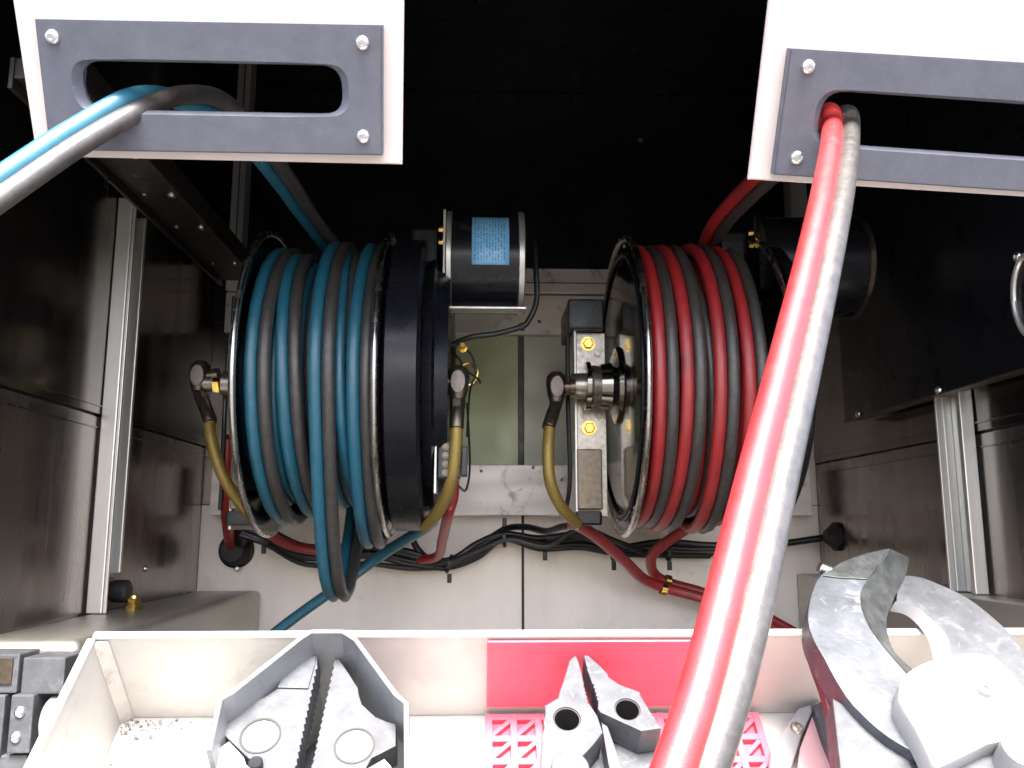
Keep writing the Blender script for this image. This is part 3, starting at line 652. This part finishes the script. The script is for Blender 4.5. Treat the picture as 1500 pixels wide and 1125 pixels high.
# ------------------------------------------------------------------ tilted tray
TILT = 42
tc_ = P(140, 936, .88)
td = Vector((0, math.cos(R(TILT)), math.sin(R(TILT)))); tn = Vector((0, -math.sin(R(TILT)), math.cos(R(TILT))))
TH = .121                                # depth of the tray
XT0, XT1 = tc_.x, .585
forg = Vector((0, tc_.y, tc_.z)) - tn * TH     # on the tray floor at the back edge
class Tray(Plane): pass
TP = Plane(forg, (1, 0, 0), td)
def T(px, py, h=0): return TP.at(px, py, h)
LEN = .62
def slab(u0, u1, d0, d1, h0, h1, bev=.001):   # box in tray axes: x, distance towards the viewer, height
    bm = box((u0, d0, h0), (u1, d1, h1), bev)
    Mx = Matrix.Identity(4); Mx.col[0] = (1, 0, 0, 0); Mx.col[1] = (*(-td), 0); Mx.col[2] = (*tn, 0); Mx.col[3] = (*forg, 1)
    bm.transform(Mx); return bm
t = thing('tool_tray', 'open aluminium tool tray tilted towards the viewer', 'tray', forg)
obj('bottom', slab(XT0-.002, XT1, -.003, LEN, -.003, 0, .0005), M_tray, t)
obj('rear_side', slab(XT0+.0005, XT1, -.004, -.0005, .0005, TH, .0015), M_tray, t)
obj('left_side', slab(XT0-.004, XT0, -.004, LEN, .0005, TH, .0015), M_tray, t)
obj('right_side', slab(XT1+.0005, XT1+.004, -.004, LEN, .0005, TH, .0015), M_tray, t)
obj('front_side', slab(XT0+.0005, XT1, LEN+.0005, LEN+.004, .0005, TH, .0015), M_tray, t)
obj('rolled_edge', slab(XT0-.003, XT1+.003, -.007, .001, TH-.001, TH+.0035, .002), M_tray, t)
obj('rolled_edge', slab(XT0-.007, XT0+.001, .0015, LEN, TH-.001, TH+.0035, .002), M_tray, t)
# corner weld with dirt
cw = prism([forg + Vector((u, 0, 0)) - td*d + tn*(TH-.002) for u, d in ((XT0+.0003, .0002), (XT0+.0003, .007), (XT0+.004, .0045), (XT0+.012, .0003))], tn, TH-.003, .001)
o = obj('corner_weld', cw, grime(mat('dirty_weld', (.46, .43, .40), .6, .2, .12, 60, bump=.15, bscale=300), (.22, .18, .15), 45, .58, .72), t, True)
# swarf and grit
db = bmesh.new()
for k in range(520):
    u = abs(random.gauss(0, .028)); d = abs(random.gauss(0, .03))
    if k > 330: u = random.uniform(.0, .05) ; d = random.uniform(.02, .2)
    if k > 490: u = random.uniform(.05, .25); d = random.uniform(.005, .03)
    s = random.uniform(.0003, .0009) * (2.6 if random.random() < .08 else 1)
    m_ = Matrix.Translation(forg + Vector((XT0+.002+u, 0, 0)) - td*(d+.002) + tn*s*.6) @ Euler([random.uniform(0, 6) for _ in range(3)]).to_matrix().to_4x4() @ Matrix.Diagonal((s*1.6, s, s*.7, 1))
    bmesh.ops.create_icosphere(db, subdivisions=1, radius=1, matrix=m_)
o = obj('swarf', db, mat('metal_swarf_and_grit', (.26, .245, .23), .6, .3, .7, 300, col2=(.09, .085, .08))); o['kind'] = 'stuff'; o['label'] = 'metal swarf and grit gathered in the tray corner'; o['category'] = 'grit'

# ------------------------------------------------------------------ red grid mat
t = thing('grid_mat', 'red plastic grid mat lying in the tray with a red sheet upright behind it', 'mat', T(860, 1060))
u0 = T(711, 1040).x; u1 = T(1092, 1010).x
cell = (u1 - u0 - .004) / 11
dstart = .004
obj('rear_red_sheet', slab(u0+.001, u1-.012, .0008, .0035, .018, TH-.003, .001), M_redmat, t)  # plain red sheet standing against the tray's rear side
nr, nc = 10, 11
hM = .009; w = .0048
obj('base_sheet', slab(u0+.0015, u1-.002, dstart+.001, dstart+nr*cell, .0003, .0012, .0003), M_redmat, t)
def bars(bm, x, y):
    pass
lat = bmesh.new()
for i in range(nc + 1): box((u0 + i*cell, dstart, 0.0014), (u0 + i*cell + w*1.5, dstart + nr*cell + w, hM), .0004, 1, lat)
Mx = Matrix.Identity(4); Mx.col[0] = (1, 0, 0, 0); Mx.col[1] = (*(-td), 0); Mx.col[2] = (*tn, 0); Mx.col[3] = (*forg, 1)
lat.transform(Mx); o = obj('lattice_ribs', lat, M_redmat, t); o['kind'] = 'stuff'
lat = bmesh.new()
for j in range(nr + 1): box((u0 + .0006, dstart + j*cell, 0.0016), (u0 + nc*cell + w*.9, dstart + j*cell + w*1.5, hM-.0004), .0004, 1, lat)
lat.transform(Mx); o = obj('cross_ribs', lat, M_redmat, t); o['kind'] = 'stuff'
dg = bmesh.new()
box((-cell*.62, -w*.5, .0018), (cell*.62, w*.5, hM-.0009), .0003, 1, dg)
dg.transform(Matrix.Rotation(R(-42), 4, 'Z')); dme = mesh_from('diagonal', dg); dme.materials.append(M_redmat)
for i in range(nc):
    for j in range(nr):
        oo = bpy.data.objects.new('diagonal_rib', dme); C.objects.link(oo); oo.parent = t
        oo.matrix_parent_inverse = Matrix.Translation(-wloc(t))
        oo.matrix_basis = Mx @ Matrix.Translation((u0 + (i+.5)*cell + w*.7, dstart + (j+.5)*cell + w*.7, 0))

# ------------------------------------------------------------------ rescue tools in the tray
def crop(pts, s, ox, oy): return [(ox + x/s, oy + y/s) for x, y in pts]
def c2(pts): return crop(pts, 3.409, 280, 890)
def c3(pts): return crop(pts, 3.409, 680, 890)
def c4(pts): return crop(pts, 3.262, 1080, 780)
def teeth(a, b, n, amp):                 # saw edge from a to b (pixels), teeth pointing to the left of travel
    out = []; dx, dy = (b[0]-a[0])/n, (b[1]-a[1])/n; L_ = math.hypot(dx, dy); nx, ny = dy/L_, -dx/L_
    for k in range(n):
        x, y = a[0]+dx*k, a[1]+dy*k
        out += [(x, y), (x + dx*.75 + nx*amp, y + dy*.75 + ny*amp)]
    return out + [b]
def curve2(pts, n=5):
    return [(p.x, p.y) for p in spline([Vector((x, y, 0)) for x, y in pts], n)]
def plate(name, px, h, th, m, parent, bev=.0012, smooth=False):
    return obj(name, prism([T(x, y, h) for x, y in px], tn, th, bev), m, parent, smooth, 30)
def disc(name, px, py, h, r, th, m, parent):
    c = T(px, py, h); bm = orient(lathe([(-th, 0), (-th, r), (-.0008, r), (0, r-.0008), (0, 0)], (0, 0, 0), 'Z', 32), c, tn)
    return obj(name, bm, m, parent, True, 30)
def ringdisc(name, px, py, h, r0, r1, m, parent):
    c = T(px, py, h); bm = orient(lathe([(0, r0), (.0006, r0), (.0006, r1), (0, r1)], (0, 0, 0), 'Z', 32), c, tn)
    return obj(name, bm, m, parent)

# --- holder and spreader on the left
HH = .156
outer = c2([(72, 712), (130, 455), (195, 412), (540, 140), (600, 106), (760, 106), (832, 150), (1030, 418), (1086, 470), (1092, 860)])
t = thing('tool_holder', 'bent aluminium tool holder framing the left spreader jaws', 'holder', T(450, 1060))
segs = []
top = [T(x, y, HH) for x, y in outer]
cen = sum(top, Vector()) / len(top)
th = .0042
nrm = []
for i in range(len(top)):
    e1 = (top[min(i+1, len(top)-1)] - top[max(i-1, 0)]).normalized(); nn = tn.cross(e1).normalized()
    if nn.dot(cen - top[i]) < 0: nn = -nn
    nrm.append(nn)
bm = bmesh.new(); rows = []
for p, nn in zip(top, nrm):
    q = p + nn*th*1.05
    rows.append([bm.verts.new(v) for v in (p - tn*.0012, p + nn*.0012, q - nn*.0012, q - tn*.0012, q - tn*(HH-.002), p - tn*(HH-.002))])
for A, B in zip(rows, rows[1:]):
    for k in range(6): bm.faces.new((A[k], A[(k+1) % 6], B[(k+1) % 6], B[k]))
bm.faces.new(rows[0]); bm.faces.new(rows[-1][::-1])
obj('wall', bm, grime(mat('holder_aluminium', (.25, .255, .265), .42, .4, .1, 20), (.16, .16, .17), 25, .52, .7), t)
obj('base', prism([T(x, y, .006) for x, y in c2([(150, 640), (230, 470), (560, 230), (760, 200), (990, 480), (1030, 560), (1030, 860), (140, 860)])], tn, .005, .001), M_steel, t)
HJ = .124
t = thing('spreader_tool', 'grey steel spreader with saw-toothed jaws inside the bent holder', 'rescue tool', T(450, 1080), 'rescue tools lying in the tray')
lj = c2([(592, 238), (612, 228), (632, 236)]) + teeth(c2([(628, 275)])[0], c2([(520, 790)])[0], 15, 2.6) + c2([(512, 880), (420, 880), (150, 622), (165, 560), (188, 492), (255, 487), (275, 478), (322, 466), (378, 440), (432, 402), (446, 360), (470, 335), (520, 298), (560, 262)])
o = plate('left_jaw', lj, HJ, .028, M_steel, t, .0008)
plate('tip_insert', c2([(446, 362), (520, 302), (560, 266), (596, 242), (624, 238), (618, 280), (584, 402), (430, 398)]), HJ+.002, .0019, M_dsteel, o, .0006)
for k, q in enumerate(c2([(360, 470), (300, 560), (430, 620)])): pass
rj = c2([(714, 256), (738, 258), (760, 290), (792, 336), (800, 350), (832, 400), (836, 430), (852, 482), (920, 545), (975, 568), (1022, 582), (1022, 690), (900, 752), (830, 880), (590, 880)]) + teeth(c2([(600, 790)])[0], c2([(708, 290)])[0], 15, -2.0)
o2 = plate('right_jaw', rj, HJ-.004, .028, M_steel, t, .0008)
disc('pivot_pin', *c2([(346, 640)])[0], HJ+.0012, .0155, .02, M_white, o); ringdisc('pin_gap', *c2([(346, 640)])[0], HJ+.0002, .0158, .0176, M_drum, o)
disc('pivot_pin', *c2([(815, 690)])[0], HJ-.0028, .0155, .02, M_white, o2); ringdisc('pin_gap', *c2([(815, 690)])[0], HJ-.0038, .0158, .0176, M_drum, o2)
b1 = plate('arm', c2([(20, 860), (75, 742), (190, 664), (262, 742), (275, 780), (420, 900), (60, 940)]), HJ+.006, .03, M_white, t, .002)
b2 = plate('arm', c2([(800, 900), (870, 806), (965, 752), (1000, 790), (1010, 900)]), HJ+.002, .03, M_white, t, .002)
plate('crosshead', c2([(60, 930), (1010, 900), (1010, 1100), (60, 1100)]), HJ-.02, .05, M_white, t, .004)
disc('arm_bolt', *c2([(320, 770)])[0], HJ+.0065, .006, .01, M_house, b1)

# --- second spreader, in the middle
HK = .105
t = thing('spreader_tool', 'dark steel spreader with two round holes lying on the red mat', 'rescue tool', T(870, 1080), 'rescue tools lying in the tray')
def hole_plate(name, px, holes, h, th, m, parent):
    o = plate(name, px, h, th, m, parent, .001)
    for k, (x, y, r) in enumerate(holes):
        c = T(x, y, h)
        cut = orient(lathe([(-th*2, 0), (-th*2, r), (.02, r), (.02, 0)], (0, 0, 0), 'Z', 28), c, tn)
        bmesh.ops.recalc_face_normals(cut, faces=cut.faces)
        me = bpy.data.meshes.new('cut'); cut.to_mesh(me); cut.free(); co = bpy.data.objects.new('cut', me); C.objects.link(co)
        md = o.modifiers.new('h', 'BOOLEAN'); md.object = co; md.operation = 'DIFFERENCE'; md.solver = 'EXACT'
        bpy.context.view_layer.update()
        dg_ = bpy.context.evaluated_depsgraph_get(); nm = bpy.data.meshes.new_from_object(o.evaluated_get(dg_))
        o.modifiers.clear(); o.data = nm; bpy.data.objects.remove(co); 
        bore = orient(lathe([(-th*.98, r-.0003), (-.001, r-.0003), (-.001, r-.0014), (-th*.98, r-.0014), (-th*.98, 0)], (0, 0, 0), 'Z', 28), c, tn)
        obj('bore', bore, M_drum, o, True, 30)
    return o
lj = c3([(556, 238), (568, 262), (585, 320)]) + teeth(c3([(598, 380)])[0], c3([(625, 480)])[0], 5, -1.8) + c3([(665, 540), (692, 622), (640, 690), (575, 758), (560, 900), (375, 900), (383, 740), (388, 640), (400, 600), (396, 560), (406, 530), (402, 490), (470, 450), (478, 415), (492, 380), (500, 352), (520, 285), (522, 268), (540, 250)])
o = hole_plate('left_jaw', lj, [(*c3([(513, 556)])[0], .0128)], HK, .032, M_steel, t)
rj = c3([(598, 238), (622, 240), (642, 258), (680, 292), (716, 330), (720, 345), (772, 382), (820, 400), (875, 420), (882, 440), (906, 480), (940, 535), (985, 602), (885, 616), (680, 522), (668, 505)]) + teeth(c3([(668, 480)])[0], c3([(640, 380)])[0], 5, -1.8) + c3([(615, 310)])
o2 = hole_plate('right_jaw', rj, [(*c3([(815, 508)])[0], .0122)], HK, .032, M_steel, t)
l1 = plate('link_arm', c3([(690, 600), (760, 640), (890, 690), (990, 690), (1000, 900), (800, 900), (740, 760)]), HK-.035, .03, M_steel, t, .001)
l2 = plate('link_arm', c3([(600, 740), (680, 670), (735, 900), (590, 900)]), HK-.036, .03, M_steel, t, .001)
plate('centre_bar', c3([(684, 570), (716, 590), (790, 800), (800, 900), (745, 900), (720, 780)]), HK-.012, .03, M_dsteel, t, .001)
disc('pivot_pin', *c3([(530, 800)])[0], HK+.006, .0165, .02, M_steel, t)

# --- cutter on the right
HC = .162
t = thing('cutter_tool', 'large steel cutter with curved hooked blades on the right', 'rescue tool', T(1330, 1060), 'rescue tools lying in the tray')
# far blade
ob_ = curve2(c4([(770, 205), (850, 208), (930, 232), (1100, 312), (1250, 430), (1340, 530), (1420, 680)]))
ib_ = curve2(c4([(1030, 640), (1000, 490), (900, 390), (830, 345), (760, 330)]))
fb = plate('rear_blade', ob_ + c4([(1420, 900), (1100, 900)]) + ib_, HC-.02, .0145, M_steel, t, .001)
def strip(name, outer_px, inner_px, h_o, h_i, m, parent):
    bm = bmesh.new(); A = [bm.verts.new(T(x, y, h_o)) for x, y in outer_px]; B = [bm.verts.new(T(x, y, h_i)) for x, y in inner_px]
    Cc = [bm.verts.new(T(x, y, h_o) - tn*.014) for x, y in outer_px]
    for i in range(len(A)-1):
        bm.faces.new((A[i], A[i+1], B[i+1], B[i])); bm.faces.new((B[i], B[i+1], Cc[i+1], Cc[i])); bm.faces.new((Cc[i], Cc[i+1], A[i+1], A[i]))
    bm.faces.new((A[0], B[0], Cc[0])); bm.faces.new((A[-1], Cc[-1], B[-1]))
    return obj(name, bm, m, parent, True, 40)
N_ = 14
def resamp(pts, n):
    c_ = curve2(pts, 12); L_ = [0]
    for a, b in zip(c_, c_[1:]): L_.append(L_[-1] + math.hypot(b[0]-a[0], b[1]-a[1]))
    out = []; j = 0
    for k in range(n+1):
        s = L_[-1]*k/n
        while j < len(L_)-2 and L_[j+1] < s: j += 1
        f = (s - L_[j])/max(1e-9, L_[j+1]-L_[j]); out.append((c_[j][0]+(c_[j+1][0]-c_[j][0])*f, c_[j][1]+(c_[j+1][1]-c_[j][1])*f))
    return out
strip('bevel', resamp(c4([(755, 330), (830, 345), (900, 390), (1000, 490), (1030, 620)]), N_), resamp(c4([(728, 376), (800, 392), (860, 440), (915, 520), (945, 640)]), N_), HC-.0202, HC-.0325, M_white, fb)
# near hooked blade
outer_ = curve2(c4([(730, 74), (620, 98), (520, 132), (450, 170), (392, 212), (352, 300), (338, 410), (362, 505), (420, 610), (480, 720), (560, 830), (700, 960), (860, 1060)]))
inner_ = curve2(c4([(900, 760), (830, 690), (740, 592), (640, 462), (592, 340), (602, 262), (655, 190), (735, 80)]))
nb = plate('front_blade', outer_ + c4([(960, 1060), (960, 800)]) + inner_[:-1], HC, .030, M_dsteel, t, .0012)
strip('bevel', resamp(c4([(733, 78), (655, 190), (602, 262), (592, 340), (640, 462), (740, 592), (830, 690)]), 22), resamp(c4([(822, 120), (806, 200), (770, 270), (735, 350), (712, 430), (745, 560), (850, 665)]), 22), HC-.0003, HC-.017, M_edge, nb)
plate('tip_facet', c4([(500, 140), (620, 100), (720, 80), (660, 180), (620, 222), (480, 214), (410, 205)]), HC+.0018, .0016, M_edge, nb, .0006)
obj('stop_screw', orient(lathe([(-.01, .006), (.006, .006), (.007, .005), (.007, 0)], (0, 0, 0), 'Z', 16), T(*c4([(420, 178)])[0], HC-.004), (-1, 0, .4)), M_screw, nb, True, 30)
# body parts
plate('side_cheek', curve2(c4([(338, 500), (352, 590), (405, 740), (440, 880), (472, 1020), (486, 1120), (492, 1300)])) + c4([(900, 1300), (900, 900), (600, 800)]), HC-.0305, .012, M_maroon, t, .002)  # maroon stands in for red reflected along the blade side
plate('lower_body', curve2(c4([(455, 790), (560, 850), (760, 980), (930, 1120), (990, 1240)])) + c4([(990, 1350), (490, 1350), (492, 1120)]), HC-.012, .03, M_steel, t, .002)
cov = curve2(c4([(770, 760), (780, 705), (830, 652), (930, 604), (1050, 578), (1170, 574), (1250, 604), (1340, 700), (1420, 800)]), 4) + c4([(1420, 965), (1340, 985), (1200, 1012), (1080, 1072), (960, 1128), (930, 1110), (895, 1030), (850, 940), (800, 860), (768, 800)])
cv = plate('cover', cov, HC+.022, .022, M_white, t, .004, True)
obj('bolt', orient(lathe([(0, .017), (.002, .016), (.002, .011), (.0005, .0105), (.0005, .007), (.005, .006), (.005, .003), (.003, .0028), (.003, 0)], (0, 0, 0), 'Z', 32), T(*c4([(1178, 762)])[0], HC+.0222), tn), M_white, cv, True, 30)
plate('neck', c4([(1000, 1120), (1200, 1020), (1420, 980), (1420, 1300), (960, 1300)]), HC+.006, .05, M_steel, t, .004)
disc('knob', *c4([(1370, 1030)])[0], HC+.03, .016, .026, M_white, t)
# bracket left of the cutter
t = thing('tray_bracket', 'small pale bracket with a screw beside the cutter', 'bracket', T(1160, 1110))
br = plate('plate', c4([(160, 1040), (290, 838), (350, 820), (362, 850), (310, 960), (260, 1125), (250, 1300), (140, 1300)]), .02, .019, M_white, t, .003)
obj('screw', screw_bm(T(*c4([(284, 935)])[0], .0202), tn, .0068), M_fit, br, True)
plate('red_web', c4([(365, 855), (420, 1000), (482, 1125), (485, 1300), (262, 1300), (300, 1030)]), .014, .012, mat('faded_red_web', (.72, .42, .42), .5), t, .001)
plate('edge_plate', c4([(362, 830), (400, 806), (420, 860), (475, 1050), (492, 1125), (495, 1300), (484, 1300), (470, 1125), (410, 980)]), .024, .022, M_steel, t, .001)

# ------------------------------------------------------------------ slide bracket at lower left
t = thing('slide_bracket', 'grey metal slide bracket left of the tilted tray', 'bracket', P(30, 1110, .90))
def pbox(x0, y0, x1, y1, Y, dep, bev=.0015):
    a, b = P(x0, y1, Y), P(x1, y0, Y); return box((a.x, Y, a.z), (b.x, Y+dep, b.z), bev)
obj('socket_frame', pbox(-60, 958, 29, 1016, .885, .04), M_steel, t)
obj('socket', pbox(-50, 964, 19, 1003, .883, .0018, .0003), M_dfit, t)
obj('cheek', pbox(29.5, 963, 96, 1017, .887, .045), M_steel, t)
s_ = obj('hinge_plate', pbox(9, 1018, 50, 1104, .880, .05), M_steel, t)
for px, py in ((29, 1043), (23, 1080)): obj('screw', screw_bm(P(px, py, .880), (0, -1, 0), .0055), M_screw, s_, True)
obj('edge_plate', pbox(-60, 1018, 8, 1110, .882, .05), M_steel, t)
obj('lower_plate', pbox(-60, 1106, 40, 1220, .885, .05), M_steel, t)
o = obj('tray_roller', lathe([(0, 0), (0, .021), (.003, .024), (.016, .024), (.019, .021), (.019, 0)], P(72, 1056, .90), 'X', 32), M_white, None, True, 40)
tag(o, 'white roller between the slide bracket and the tray', 'roller')
